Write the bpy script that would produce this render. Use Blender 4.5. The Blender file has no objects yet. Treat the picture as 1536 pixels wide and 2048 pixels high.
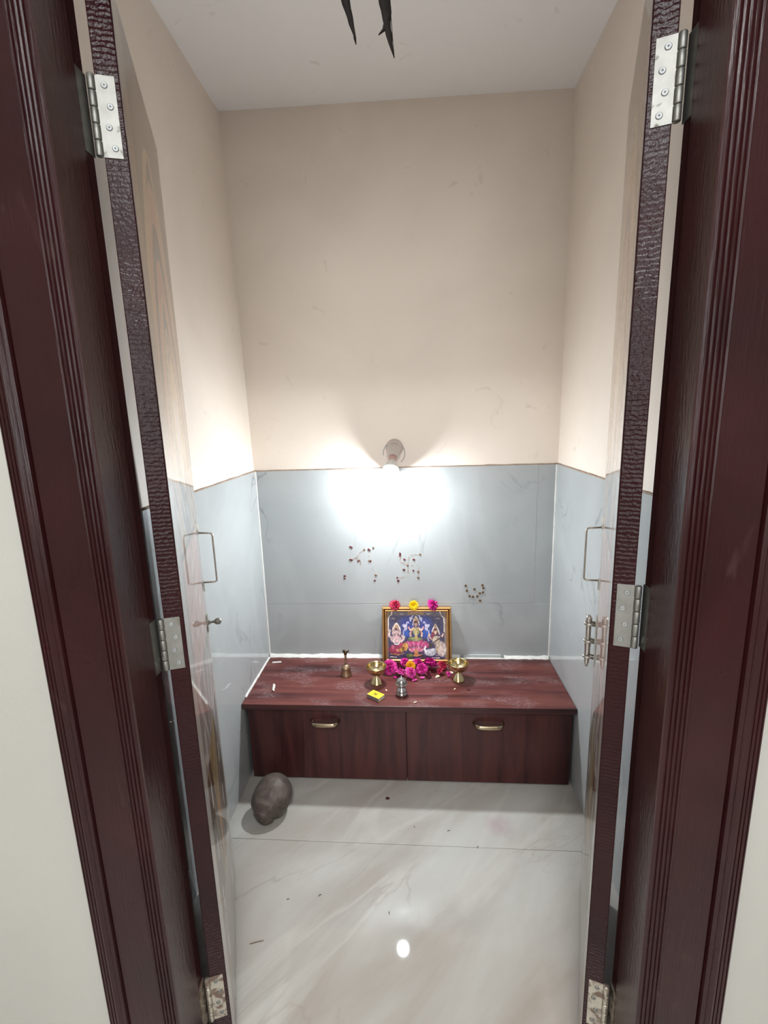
import bpy, bmesh, math, random
import numpy as np
from mathutils import Vector, Matrix, noise

random.seed(7)
sc = bpy.context.scene
PI = math.pi

# ------------------------------------------------------------------ camera
FPX, CX, CY, CAMZ = 984.24, 748.68, 1040.69, 1.40993
rt = Vector((0.99643551, 0.07780645, -0.03259488))
up = Vector((0.01593878, 0.20578105, 0.97846825))
fw = Vector((-0.08283855, 0.97550003, -0.20380741))
cam_data = bpy.data.cameras.new('camera')
cam = bpy.data.objects.new('camera', cam_data)
sc.collection.objects.link(cam)
cam.matrix_world = Matrix(((rt.x, up.x, -fw.x, 0), (rt.y, up.y, -fw.y, 0), (rt.z, up.z, -fw.z, CAMZ), (0, 0, 0, 1)))
cam_data.sensor_fit = 'VERTICAL'
cam_data.sensor_height = 36.0
cam_data.lens = FPX / 2048 * 36
cam_data.shift_x = (768 - CX) / 2048
cam_data.shift_y = (CY - 1024) / 2048
cam_data.clip_start = 0.01
sc.camera = cam

# ------------------------------------------------------------------ light, exposure
world = bpy.data.worlds.new('world')
world.use_nodes = True
world.node_tree.nodes['Background'].inputs[0].default_value = (0.9, 0.92, 1, 1)
world.node_tree.nodes['Background'].inputs[1].default_value = 0.05
sc.world = world
BULB_STRENGTH = 880.0
BULB_COLOR = (0.89, 0.96, 1.0)
HALL_POWER = 17.0
FILL_POWER = 23.0
hl = bpy.data.lights.new('hall_ceiling_lamp', 'AREA')
hl.shape = 'DISK'; hl.size = 0.34; hl.energy = HALL_POWER; hl.color = (0.96, 0.985, 1.0)
hlo = bpy.data.objects.new('hall_ceiling_lamp', hl)
hlo.location = (0.0, -0.55, 2.545)
sc.collection.objects.link(hlo)
wl_ = bpy.data.lights.new('added_hall_fill', 'AREA')  # added fill for the upper walls, from an invented hall window
wl_.shape = 'RECTANGLE'; wl_.size = 1.3; wl_.size_y = 1.36; wl_.energy = FILL_POWER; wl_.color = (0.97, 0.985, 1.0)
wlo = bpy.data.objects.new('added_hall_fill', wl_)
wlo.location = (-.05, -2.085, 1.62); wlo.rotation_euler = (math.radians(90), 0, 0)
sc.collection.objects.link(wlo)
vs = sc.view_settings
vs.view_transform = 'Standard'; vs.look = 'None'; vs.gamma = 1.0; vs.use_curve_mapping = False
vs.exposure = 0.74
try:
    sc.cycles.sample_clamp_indirect = 6.0
    sc.cycles.caustics_reflective = True
    sc.cycles.max_bounces = 10
except Exception:
    pass

# ------------------------------------------------------------------ helpers
def lin(r, g, b):
    f = lambda c: c / 255 / 12.92 if c <= 10.3 else ((c / 255 + .055) / 1.055) ** 2.4
    return (f(r), f(g), f(b), 1.0)

class NT:
    """small node tree helper"""
    def __init__(self, name, rough=.5, metal=0, color=(.5, .5, .5, 1), coat=0, spec=.5):
        self.m = bpy.data.materials.new(name)
        self.m.use_nodes = True
        self.t = self.m.node_tree
        self.b = self.t.nodes['Principled BSDF']
        self.b.inputs['Base Color'].default_value = color
        self.b.inputs['Roughness'].default_value = rough
        self.b.inputs['Metallic'].default_value = metal
        self.b.inputs['Coat Weight'].default_value = coat
        self.b.inputs['Specular IOR Level'].default_value = spec
    def n(self, typ, **kw):
        nd = self.t.nodes.new(typ)
        for k, v in kw.items():
            if k.startswith('i_'):
                nd.inputs[k[2:].replace('_', ' ')].default_value = v
            else:
                setattr(nd, k, v)
        return nd
    def l(self, a, b): self.t.links.new(a, b)
    def coords(self, scale=(1, 1, 1), rot=(0, 0, 0), typ='POINT'):
        tc = self.n('ShaderNodeTexCoord'); mp = self.n('ShaderNodeMapping', vector_type=typ)
        mp.inputs['Scale'].default_value = scale; mp.inputs['Rotation'].default_value = rot
        self.l(tc.outputs['Object'], mp.inputs['Vector'])
        return mp.outputs['Vector']
    def noise(self, vec, scale=5, detail=4, dist=0, rough=.5):
        nd = self.n('ShaderNodeTexNoise')
        nd.inputs['Scale'].default_value = scale; nd.inputs['Detail'].default_value = detail
        nd.inputs['Distortion'].default_value = dist; nd.inputs['Roughness'].default_value = rough
        self.l(vec, nd.inputs['Vector'])
        return nd.outputs['Fac']
    def ramp(self, fac, stops):
        r = self.n('ShaderNodeValToRGB')
        e = r.color_ramp.elements
        while len(e) < len(stops): e.new(.5)
        for k, (p, c) in enumerate(stops):
            e[k].position = p; e[k].color = c if len(c) == 4 else (*c, 1)
        self.l(fac, r.inputs[0])
        return r.outputs[0]
    def mix(self, fac, a, b, mode='MIX'):
        m = self.n('ShaderNodeMix', data_type='RGBA', blend_type=mode)
        for v, s in ((fac, 0), (a, 6), (b, 7)):
            if isinstance(v, (int, float, tuple)): m.inputs[s].default_value = v
            else: self.l(v, m.inputs[s])
        return m.outputs[2]
    def math(self, op, a, b=0.0):
        m = self.n('ShaderNodeMath', operation=op)
        for v, s in ((a, 0), (b, 1)):
            if isinstance(v, (int, float)): m.inputs[s].default_value = v
            else: self.l(v, m.inputs[s])
        return m.outputs[0]
    def color(self, s): self.l(s, self.b.inputs['Base Color'])
    def bump(self, h, strength=.2, dist=.001):
        bp = self.n('ShaderNodeBump')
        bp.inputs['Strength'].default_value = strength; bp.inputs['Distance'].default_value = dist
        self.l(h, bp.inputs['Height']); self.l(bp.outputs[0], self.b.inputs['Normal'])

W1 = (1, 1, 1, 1); K0 = (0, 0, 0, 1)

def plain(name, rgb, rough=.5, metal=0, vary=.12, scale=60, bump=0, coat=0, spec=.5):
    t = NT(name, rough, metal, coat=coat, spec=spec)
    c = lin(*rgb); v = t.coords()
    f = t.noise(v, scale, 3)
    a = tuple(x * (1 - vary) for x in c[:3]) + (1,); b = tuple(min(1, x * (1 + vary)) for x in c[:3]) + (1,)
    t.color(t.ramp(f, [(.3, a), (.7, b)]))
    if bump: t.bump(f, bump, .002)
    return t.m

def mat_paint(name, rgb, stain=.04, rough=.55, bump=.12):
    t = NT(name, rough, spec=.3)
    c = lin(*rgb); v = t.coords()
    f = t.noise(v, 2.2, 5, .4)
    a = tuple(x * (1 - stain) for x in c[:3]) + (1,); b = tuple(x * (1 + stain) for x in c[:3]) + (1,)
    col = t.ramp(f, [(.35, a), (.65, b)])
    sp = t.noise(v, 9, 6, 1.5)
    spot = t.ramp(sp, [(.67, K0), (.76, W1)])
    t.color(t.mix(t.math('MULTIPLY', spot, .25), col, lin(175, 150, 130)))
    t.bump(t.noise(v, 90, 4), bump, .003)
    return t.m

def mat_wall_tile():
    t = NT('grey_marble_wall_tile', .035, spec=.5)
    v = t.coords()
    cl = t.ramp(t.noise(v, 2.6, 5, .6), [(.3, lin(168, 172, 173)), (.7, lin(182, 185, 186))])
    vd = t.coords((1.0, 1.0, .55), (.5, .6, .3))
    n1 = t.noise(vd, 2.1, 6, 1.3)
    d = t.math('ABSOLUTE', t.math('SUBTRACT', n1, .5))
    vein = t.ramp(d, [(0, W1), (.012, K0)])
    gate = t.ramp(t.noise(v, 3.0, 2), [(.5, K0), (.62, W1)])
    k = t.math('MULTIPLY', t.math('MULTIPLY', vein, gate), .55)
    col = t.mix(k, cl, lin(120, 122, 124))
    n2 = t.noise(vd, 1.3, 5, 1.0)
    d2 = t.math('ABSOLUTE', t.math('SUBTRACT', n2, .48))
    wv = t.ramp(d2, [(0, W1), (.06, K0)])
    t.color(t.mix(t.math('MULTIPLY', wv, .16), col, lin(200, 203, 203)))
    return t.m

def mat_floor_tile():
    t = NT('polished_beige_marble_floor', .022, spec=.5)
    v = t.coords()
    vd = t.coords((1.7, .5, 1), (0, 0, .86), 'TEXTURE')
    cl = t.ramp(t.noise(vd, 2.0, 7, .5, .55), [(.3, lin(164, 154, 144)), (.5, lin(180, 175, 168)), (.68, lin(195, 193, 188))])
    n1 = t.noise(vd, 1.5, 7, .7)
    wv = t.ramp(t.math('ABSOLUTE', t.math('SUBTRACT', n1, .52)), [(0, W1), (.035, K0)])
    col = t.mix(t.math('MULTIPLY', wv, .34), cl, lin(206, 203, 196))
    vd2 = t.coords((1.5, .6, 1), (0, 0, .8), 'TEXTURE')
    n2 = t.noise(vd2, 1.5, 7, .8)
    bv = t.ramp(t.math('ABSOLUTE', t.math('SUBTRACT', n2, .47)), [(0, W1), (.008, K0)])
    gate = t.ramp(t.noise(v, 3, 2), [(.48, K0), (.6, W1)])
    col = t.mix(t.math('MULTIPLY', t.math('MULTIPLY', bv, gate), .30), col, lin(140, 122, 104))
    # faint pink powder stain
    tc = t.n('ShaderNodeTexCoord'); dist = t.n('ShaderNodeVectorMath', operation='DISTANCE')
    dist.inputs[1].default_value = (.275, 1.49, 0); t.l(tc.outputs['Object'], dist.inputs[0])
    dd = t.math('ADD', dist.outputs['Value'], t.math('MULTIPLY', t.math('SUBTRACT', t.noise(v, 22, 3), .5), .08))
    st = t.ramp(dd, [(.01, W1), (.06, K0)])
    t.color(t.mix(t.math('MULTIPLY', st, .3), col, lin(165, 120, 140)))
    return t.m

def mat_maroon(name, rough=.26, bscale=(60, 60, 6), bstr=.25, ripple=0, sheen_lift=.10):
    t = NT(name, rough, spec=.24)
    v = t.coords()
    f = t.noise(v, 3.5, 6, .8)
    col = t.ramp(f, [(.3, lin(34, 10, 12)), (.55, lin(42, 13, 15)), (.8, lin(52, 20, 22))])
    du = t.ramp(t.noise(t.coords((1, 1, .4)), 14, 6, 1.2), [(.66, K0), (.8, W1)])
    t.color(t.mix(t.math('ADD', t.math('MULTIPLY', du, .10), sheen_lift - .10), col, lin(130, 104, 100)))  # even lift over the default paints in reflected sheen
    r = t.ramp(t.noise(v, 5, 5, .5), [(.3, (rough * .75,) * 3), (.7, (rough * 1.35,) * 3)])
    t.l(r, t.b.inputs['Roughness'])
    h = t.noise(t.coords(bscale), 4, 5)
    if ripple:
        z = t.n('ShaderNodeTexWave', wave_type='BANDS', bands_direction='Z')
        z.inputs['Scale'].default_value = 42; z.inputs['Distortion'].default_value = 3.5
        z.inputs['Detail'].default_value = 2; z.inputs['Detail Scale'].default_value = 2
        t.l(v, z.inputs['Vector'])
        g = t.ramp(t.noise(v, 3.0, 1), [(.42, K0), (.6, W1)])
        h = t.math('ADD', h, t.math('MULTIPLY', t.math('MULTIPLY', z.outputs['Fac'], g), ripple))
    t.bump(h, bstr, .0025)
    return t.m

def mat_rosewood(name, vertical, cols, powder=False, rough=.3):
    t = NT(name, rough, spec=.4)
    s = (9, 9, .7) if vertical else (.8, 9, 9)
    v = t.coords(s)
    f = t.noise(v, 2.0, 7, .7, .6)
    g = t.noise(t.coords((60, 60, 2) if vertical else (2, 60, 60)), 3, 3)
    f = t.math('ADD', t.math('MULTIPLY', f, .86), t.math('MULTIPLY', g, .14))
    col = t.ramp(f, [(.34, cols[0]), (.47, cols[1]), (.6, cols[2]), (.72, cols[1])])
    if powder:
        tc = t.n('ShaderNodeTexCoord'); sep = t.n('ShaderNodeSeparateXYZ'); t.l(tc.outputs['Object'], sep.inputs[0])
        front = t.ramp(t.math('SUBTRACT', 2.0, sep.outputs['Y']), [(.12, K0), (.27, W1)])
        a = t.ramp(t.noise(t.coords((1, 2.2, 1)), 8, 3), [(.5, K0), (.64, W1)])
        b = t.ramp(t.noise(t.coords((1, 3.2, 1)), 70, 8, 0, .8), [(.47, K0), (.6, W1)])
        k = t.math('MULTIPLY', t.math('MULTIPLY', a, b), t.math('MULTIPLY', front, .42))
        col = t.mix(k, col, lin(176, 158, 160))
        # grey ash smear behind the silver pot
        d1 = t.n('ShaderNodeMapping'); d1.inputs['Location'].default_value = (-.0, -.0, 0)
        dist = t.n('ShaderNodeVectorMath', operation='DISTANCE'); dist.inputs[1].default_value = (-.01, 1.825, .34)
        t.l(tc.outputs['Object'], dist.inputs[0])
        dd = t.math('ADD', dist.outputs['Value'], t.math('MULTIPLY', t.math('SUBTRACT', t.noise(t.coords(), 45, 4), .5), .09))
        k2 = t.ramp(dd, [(.012, W1), (.042, K0)])
        col = t.mix(t.math('MULTIPLY', k2, .5), col, lin(120, 112, 100))
        t.l(t.math('ADD', t.math('MULTIPLY', k, .5), rough), t.b.inputs['Roughness'])
    t.color(col)
    return t.m

def mat_metal(name, rgb, rough=.25, dirt=None, dirt_lo=.55, scale=40, bump=0):
    t = NT(name, rough, 1.0)
    v = t.coords(); f = t.noise(v, scale, 5)
    c = lin(*rgb)
    col = t.ramp(f, [(.3, tuple(x * .82 for x in c[:3])), (.7, c)])
    if dirt:
        k = t.ramp(t.noise(v, scale * .8, 6, .5), [(dirt_lo, K0), (dirt_lo + .12, W1)])
        col = t.mix(k, col, lin(*dirt))
        t.l(t.math('SUBTRACT', 1.0, t.math('MULTIPLY', k, .85)), t.b.inputs['Metallic'])
        t.l(t.math('ADD', rough, t.math('MULTIPLY', k, .4)), t.b.inputs['Roughness'])
    t.color(col)
    if bump: t.bump(f, bump, .001)
    return t.m

def mat_attr(name, rough=.3, coat=0, coat_rough=.03):
    t = NT(name, rough, coat=coat)
    t.b.inputs['Coat Roughness'].default_value = coat_rough
    a = t.n('ShaderNodeAttribute', attribute_name='print')
    f = t.noise(t.coords(), 120, 2)
    t.color(t.mix(t.math('MULTIPLY', f, .12), a.outputs['Color'], (.25, .2, .18, 1)))
    return t.m

M = {}
M['paint'] = mat_paint('peach_cream_wall_paint', (238, 226, 214))
M['hall_paint'] = mat_paint('cream_hall_wall_paint', (178, 176, 169), .03)
M['ceiling'] = mat_paint('white_ceiling_paint', (244, 244, 244), .02, .7, .08)
M['tile'] = mat_wall_tile()
M['floor'] = mat_floor_tile()
M['hall_floor'] = plain('white_bounce_hall_tile', (232, 230, 226), .15, 0, .03, 3)  # unseen hall floor, made white to bounce light up to the shrine ceiling
M['grout'] = plain('white_putty', (232, 230, 224), .6, 0, .08, 40, .3)
M['joint'] = plain('brown_joint_filler', (158, 138, 122), .8, 0, .2, 50, .3)
M['joint_light'] = plain('light_grey_grout', (184, 187, 186), .6, 0, .05, 50)
M['maroon'] = mat_maroon('glossy_maroon_paint', .3, (70, 70, 4), .3)
M['maroon_side'] = mat_maroon('glossy_maroon_paint_on_reveal', .22, (60, 60, 9), .22, 0, .17)  # greyer base paints the reveal's reflected sheen into its colour
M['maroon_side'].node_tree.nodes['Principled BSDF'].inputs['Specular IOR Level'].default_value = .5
M['maroon_edge'] = mat_maroon('rippled_maroon_paint_on_edge', .2, (38, 38, 38), .42, .5)
M['maroon_edge'].node_tree.nodes['Principled BSDF'].inputs['Specular IOR Level'].default_value = .15
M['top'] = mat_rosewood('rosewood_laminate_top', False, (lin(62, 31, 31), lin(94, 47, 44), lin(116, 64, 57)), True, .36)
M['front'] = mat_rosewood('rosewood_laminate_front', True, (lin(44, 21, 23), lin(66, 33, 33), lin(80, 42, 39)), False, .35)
M['front_dark'] = mat_rosewood('dark_rosewood_edge', False, (lin(50, 26, 27), lin(66, 36, 36), lin(80, 46, 44)), False, .4)
M['steel'] = mat_metal('brushed_steel', (146, 145, 140), .52, (120, 112, 98), .64, 50)
M['steel_old'] = mat_metal('painted_over_rusty_steel', (186, 178, 164), .4, (112, 92, 80), .47, 60, .3)
M['screw'] = mat_metal('zinc_screw', (176, 178, 178), .62)
M['wire'] = mat_metal('dull_wire_steel', (186, 180, 170), .3)
M['bolt'] = mat_metal('bright_bolt_steel', (206, 202, 196), .28)
M['brass'] = mat_metal('polished_brass', (212, 192, 146), .2, (130, 108, 66), .7, 60)
M['brass_old'] = mat_metal('aged_brass', (176, 150, 122), .42, (112, 90, 76), .6, 90, .2)
M['bronze'] = mat_metal('blackened_bronze', (92, 76, 58), .42, (42, 34, 30), .5, 120, .3)
M['silver'] = mat_metal('tarnished_silver', (186, 184, 184), .24, (96, 94, 94), .6, 60)
M['champagne'] = mat_metal('champagne_handle_metal', (196, 178, 150), .24)
M['gold'] = mat_metal('gold_frame_foil', (208, 156, 96), .36)
_g = M['gold'].node_tree.nodes['Principled BSDF']; _g.inputs['Metallic'].default_value = .7
M['gold_dark'] = mat_metal('dark_gold_groove', (112, 62, 38), .4)
t = NT('dark_mottled_stone', .5, spec=.35)
f = t.noise(t.coords(), 22, 8, .6, .65); g_ = t.noise(t.coords(), 9, 3)
t.color(t.mix(t.math('MULTIPLY', t.ramp(g_, [(.45, K0), (.62, W1)]), .6), t.ramp(f, [(.32, lin(58, 50, 47)), (.5, lin(92, 80, 75)), (.7, lin(118, 104, 97))]), lin(74, 68, 60)))
t.bump(f, .4, .003)
M['stone'] = t.m
M['socket'] = plain('off_white_bakelite', (196, 184, 176), .4, 0, .03, 30)
M['collar'] = plain('brown_lamp_collar', (190, 150, 140), .4, 0, .05, 30)
M['white_plastic'] = plain('white_plastic', (232, 230, 226), .4, 0, .02, 30)
M['cable'] = plain('grey_cable', (150, 150, 152), .5, 0, .08, 50)
M['rose_red'] = plain('crimson_petal', (170, 22, 62), .6, 0, .3, 90)
M['rose_dark'] = plain('dark_red_petal', (104, 10, 44), .6, 0, .3, 90)
M['magenta'] = plain('magenta_petal', (188, 22, 124), .6, 0, .3, 70)
M['pink'] = plain('bright_pink_petal', (214, 62, 152), .6, 0, .3, 70)
M['yellow'] = plain('yellow_petal', (250, 212, 18), .6, 0, .12, 90)
M['amber'] = plain('amber_petal', (240, 172, 14), .6, 0, .15, 90)
M['sepal'] = plain('green_sepal', (70, 92, 40), .6, 0, .2, 80)
M['match_yellow'] = plain('yellow_printed_card', (238, 208, 40), .5, 0, .05, 60)
M['match_side'] = plain('striker_strip', (112, 98, 96), .8, 0, .2, 300)
M['match_tray'] = plain('grey_card', (190, 180, 160), .8, 0, .1, 100)
M['emblem'] = plain('olive_brown_print', (150, 120, 24), .6, 0, .25, 400)
M['paper'] = plain('white_paper', (232, 224, 214), .8, 0, .05, 60)
M['flake'] = plain('pale_petal', (232, 208, 176), .7, 0, .1, 100)
M['dab_red'] = plain('dried_red_kumkum', (92, 34, 36), .8, 0, .3, 200)
M['dab_brown'] = plain('dried_brown_paste', (112, 88, 66), .8, 0, .3, 200)
M['smear'] = plain('faint_sandal_smear', (172, 158, 148), .7, 0, .12, 120)
M['leaf'] = plain('dried_dark_leaf', (26, 20, 17), .8, 0, .45, 22, .5, 0, .2)
M['thread'] = plain('jute_thread', (120, 96, 70), .9, 0, .2, 200)
M['debris'] = plain('dark_debris', (70, 56, 46), .8, 0, .3, 100)
M['petal_floor'] = plain('dried_maroon_petal', (70, 14, 26), .6, 0, .2, 100)
M['stick'] = plain('incense_stick_wood', (128, 112, 92), .8, 0, .2, 200)
M['hall_wall'] = plain('hall_cream_paint', (196, 192, 184), .7, 0, .03, 6)
M['print'] = mat_attr('glossy_door_print', .4, .75, .02)
M['picture'] = mat_attr('printed_picture', .3, .15, .05)
t = NT('glowing_bulb_dome', .4)
t.b.inputs['Base Color'].default_value = (.9, .9, .9, 1)
t.b.inputs['Emission Color'].default_value = (*BULB_COLOR, 1)
t.b.inputs['Emission Strength'].default_value = BULB_STRENGTH
M['bulb'] = t.m

def obj(name, bm, mat, parent=None, smooth=False, recalc=True):
    me = bpy.data.meshes.new(name)
    if isinstance(bm, tuple):
        me.from_pydata(bm[0], [], bm[1]); me.update()
        b2 = bmesh.new(); b2.from_mesh(me); bm = b2
    if recalc: bmesh.ops.recalc_face_normals(bm, faces=bm.faces)
    bm.to_mesh(me); bm.free()
    for m in (mat if isinstance(mat, list) else [mat]): me.materials.append(m)
    if smooth:
        me.polygons.foreach_set('use_smooth', [True] * len(me.polygons))
    o = bpy.data.objects.new(name, me)
    sc.collection.objects.link(o)
    if parent is not None: o.parent = parent
    return o

def empty(name, loc=(0, 0, 0), rz=0):
    o = bpy.data.objects.new(name, None); sc.collection.objects.link(o)
    o.location = loc; o.rotation_euler = (0, 0, rz); o.empty_display_size = .05
    return o

def tag(o, label=None, cat=None, group=None, kind=None):
    if label: o['label'] = label
    if cat: o['category'] = cat
    if group: o['group'] = group
    if kind: o['kind'] = kind
    return o

def copy_tree(o, parent=None):
    c = o.copy(); sc.collection.objects.link(c)
    if parent is not None: c.parent = parent
    for ch in list(o.children): copy_tree(ch, c)
    return c

def B(): return bmesh.new()

def box(bm, x0, x1, y0, y1, z0, z1, bev=0, f=None):
    vs_ = []
    for z in (z0, z1):
        for x, y in ((x0, y0), (x1, y0), (x1, y1), (x0, y1)):
            vs_.append(bm.verts.new(f((x, y, z)) if f else (x, y, z)))
    fs = [bm.faces.new([vs_[i] for i in q]) for q in ((0, 3, 2, 1), (4, 5, 6, 7), (0, 1, 5, 4), (1, 2, 6, 5), (2, 3, 7, 6), (3, 0, 4, 7))]
    if bev:
        es = list({e for q in fs for e in q.edges})
        bmesh.ops.bevel(bm, geom=es, offset=bev, segments=2, affect='EDGES', profile=.6)
    return bm

def bx(*a, **k): return box(B(), *a, **k)

def lathe(bm, prof, seg=24, loc=(0, 0, 0), rot=None):
    L = Vector(loc); rings = []
    for r, z in prof:
        ring = []
        if r < 1e-6:
            p = Vector((0, 0, z)); p = rot @ p if rot else p
            ring = [bm.verts.new(p + L)]
        else:
            for k in range(seg):
                a = 2 * PI * k / seg
                p = Vector((r * math.cos(a), r * math.sin(a), z)); p = rot @ p if rot else p
                ring.append(bm.verts.new(p + L))
        rings.append(ring)
    for a, b in zip(rings, rings[1:]):
        if len(a) == 1 and len(b) == 1: continue
        for k in range(seg):
            k2 = (k + 1) % seg
            if len(a) == 1: bm.faces.new((a[0], b[k], b[k2]))
            elif len(b) == 1: bm.faces.new((a[k], a[k2], b[0]))
            else: bm.faces.new((a[k], a[k2], b[k2], b[k]))
    for ring in (rings[0], rings[-1]):
        if len(ring) > 1:
            try: bm.faces.new(ring)
            except ValueError: pass
    return bm

def tube(bm, pts, r, seg=8, sx=1.0, upv=None):
    pts = [Vector(p) for p in pts]; rings = []
    prev = None
    for i, p in enumerate(pts):
        d = (pts[min(i + 1, len(pts) - 1)] - pts[max(i - 1, 0)]).normalized()
        ref = prev if prev else (Vector(upv) if upv else (Vector((0, 0, 1)) if abs(d.z) < .9 else Vector((1, 0, 0))))
        u = (ref - d * ref.dot(d)).normalized(); w = d.cross(u); prev = u
        rr = r[i] if isinstance(r, (list, tuple)) else r
        rings.append([bm.verts.new(p + rr * (math.cos(2 * PI * k / seg) * u * sx + math.sin(2 * PI * k / seg) * w)) for k in range(seg)])
    for a, b in zip(rings, rings[1:]):
        for k in range(seg):
            k2 = (k + 1) % seg; bm.faces.new((a[k], a[k2], b[k2], b[k]))
    bm.faces.new(rings[0]); bm.faces.new(rings[-1])
    return bm

def rounded(pts, r=.008, n=4):
    pts = [Vector(p) for p in pts]; out = [pts[0]]
    for a, b, c in zip(pts, pts[1:], pts[2:]):
        u = (a - b).normalized() * r; w = (c - b).normalized() * r
        for k in range(n + 1):
            s = k / n
            out.append((b + u) * (1 - s) ** 2 + 2 * s * (1 - s) * b + (b + w) * s * s)
    return out + [pts[-1]]

def prism(bm, poly, z0, z1, f=None):
    f = f or (lambda p: p)
    a = [bm.verts.new(f((x, y, z0))) for x, y in poly]; b = [bm.verts.new(f((x, y, z1))) for x, y in poly]
    n = len(poly)
    for k in range(n): bm.faces.new((a[k], a[(k + 1) % n], b[(k + 1) % n], b[k]))
    bm.faces.new(a); bm.faces.new(list(reversed(b)))
    return bm

# ------------------------------------------------------------------ room shell
XL, XR, YB = -0.684, 0.582, 2.070
ZS = 0.3408
TT = .006                        # tile thickness
def structure(name, bm, mat, parent=None, smooth=False):
    o = obj(name, bm, mat, parent, smooth)
    if parent is None: o['kind'] = 'structure'
    return o

floor = structure('floor', bx(-1.75, 1.65, -2.1, 2.35, -.12, -.008), M['joint'])
def ftile(x0, x1, y0, y1, m='floor'): return obj('tile', bx(x0, x1, y0, y1, -.008, 0, bev=.0007), M[m], floor)
ftile(XL - .004, XR + .004, 1.4008, 2.074)
ftile(XL - .004, XR + .004, .8008, 1.3992)
for i in range(3):
    for j in range(2):
        ftile(-1.75 + i * 1.1342, -1.75 + (i + 1) * 1.1342 - .0016, -2.1 + j * 1.45, -2.1 + (j + 1) * 1.45 - .0016, 'hall_floor')

# back wall, tile field on its lower part
wb = structure('wall_back', bx(-.95, .85, YB + TT, YB + .2, -.01, 2.66), M['paint'])
def wtile(parent, bm): return obj('tile', bm, M['tile'], parent)
def backtile(x0, x1, z0, z1, p=0): wtile(wb, bx(x0, x1, YB - p, YB + TT, z0, z1, bev=.0008))
backtile(XL, .5068, .5968, 1.2)
backtile(.5092, XR, .5968, 1.2, -.0006)
backtile(XL, XR, 0, .5944, -.0004)
obj('joint_filler', bx(XL, XR, YB + .001, YB + .004, .594, .597), M['joint_light'], wb)
obj('joint_filler', bx(.506, .51, YB + .001, YB + .004, .597, 1.198), M['joint_light'], wb)

# side walls: the plaster leans a little, as in the photograph
def side_wall(name, x, s, top_shift):
    bm = B()
    def v(xx, y, z): return bm.verts.new((xx, y, z))
    xo = x + s * .16
    pr = []
    for y in (.80, YB + TT):
        k = (y - .8) / (YB - .8)
        pr.append([v(x + s * TT, y, -.01), v(x + s * TT, y, 1.2), v(x + s * TT + top_shift * k, y, 2.66), v(xo, y, 2.66), v(xo, y, -.01)])
    a, b = pr
    for k in range(5): bm.faces.new((a[k], a[(k + 1) % 5], b[(k + 1) % 5], b[k]))
    bm.faces.new(a); bm.faces.new(b)
    return structure(name, bm, M['paint'])
wl = side_wall('wall_left', XL, -1, -.024)
wr = side_wall('wall_right', XR, 1, .002)
for w, x, s in ((wl, XL, -1), (wr, XR, 1)):
    a, b = sorted((x, x + s * TT))
    wtile(w, bx(a, b, .872, YB, .5962, 1.2, bev=.0005))
    wtile(w, bx(a, b, .872, YB, 0, .5952, bev=.0005))
    wtile(w, bx(a, b, .80, .870, .5968, 1.2, bev=.0008))
    wtile(w, bx(a, b, .80, .870, 0, .5944, bev=.0008))
    a, b = sorted((x + s * .001, x + s * .004))
    obj('joint_filler', bx(a, b, .80, YB, .594, .597), M['joint_light'], w)

# ceiling of the shrine room: slightly higher in its left corner
bm = B()
cv = [(-1.0, .75, 2.560), (1.0, .75, 2.529), (1.0, 2.3, 2.526), (-1.0, 2.3, 2.562)]
lo = [bm.verts.new(p) for p in cv]; hi = [bm.verts.new((p[0], p[1], 2.72)) for p in cv]
bm.faces.new(lo); bm.faces.new(hi[::-1])
for k in range(4): bm.faces.new((lo[k], lo[(k + 1) % 4], hi[(k + 1) % 4], hi[k]))
structure('ceiling', bm, M['ceiling'])
structure('ceiling_hall', bx(-1.75, 1.65, -2.1, .76, 2.56, 2.72), M['ceiling'])

# wavy filler line along the top of the tiles, white filler in the corners
def bead(name, p0, p1, off, r, mat, n=40, amp=.0012, seed=0):
    bm = B(); p0 = Vector(p0); p1 = Vector(p1); pts = []; rr = []
    for k in range(n + 1):
        q = p0.lerp(p1, k / n)
        q.z += amp * noise.noise((k * .37 + seed, seed, 0)) * (1 if abs((p1 - p0).z) < .5 else 0)
        pts.append(q); rr.append(r * (1 + .3 * noise.noise((k * .5, seed, 4))))
    tube(bm, pts, rr, 6)
    o = obj(name, bm, mat, None, True); o['kind'] = 'structure'
    return o
bead('trim_1', (XL, YB + .003, 1.2015), (XR, YB + .003, 1.2015), 0, .0032, M['joint'], 60, .002, 1)
bead('trim_2', (XL - .003, .80, 1.2015), (XL - .003, YB, 1.2015), 0, .0032, M['joint'], 40, .002, 5)
bead('trim_3', (XR + .003, .80, 1.2015), (XR + .003, YB, 1.2015), 0, .0032, M['joint'], 40, .002, 9)
bead('trim_4', (XL + .001, YB - .001, 0), (XL + .001, YB - .001, 1.2), 0, .0034, M['grout'], 30, 0, 12)
bead('trim_5', (XR - .001, YB - .001, 0), (XR - .001, YB - .001, 1.2), 0, .0034, M['grout'], 30, 0, 15)

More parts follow.
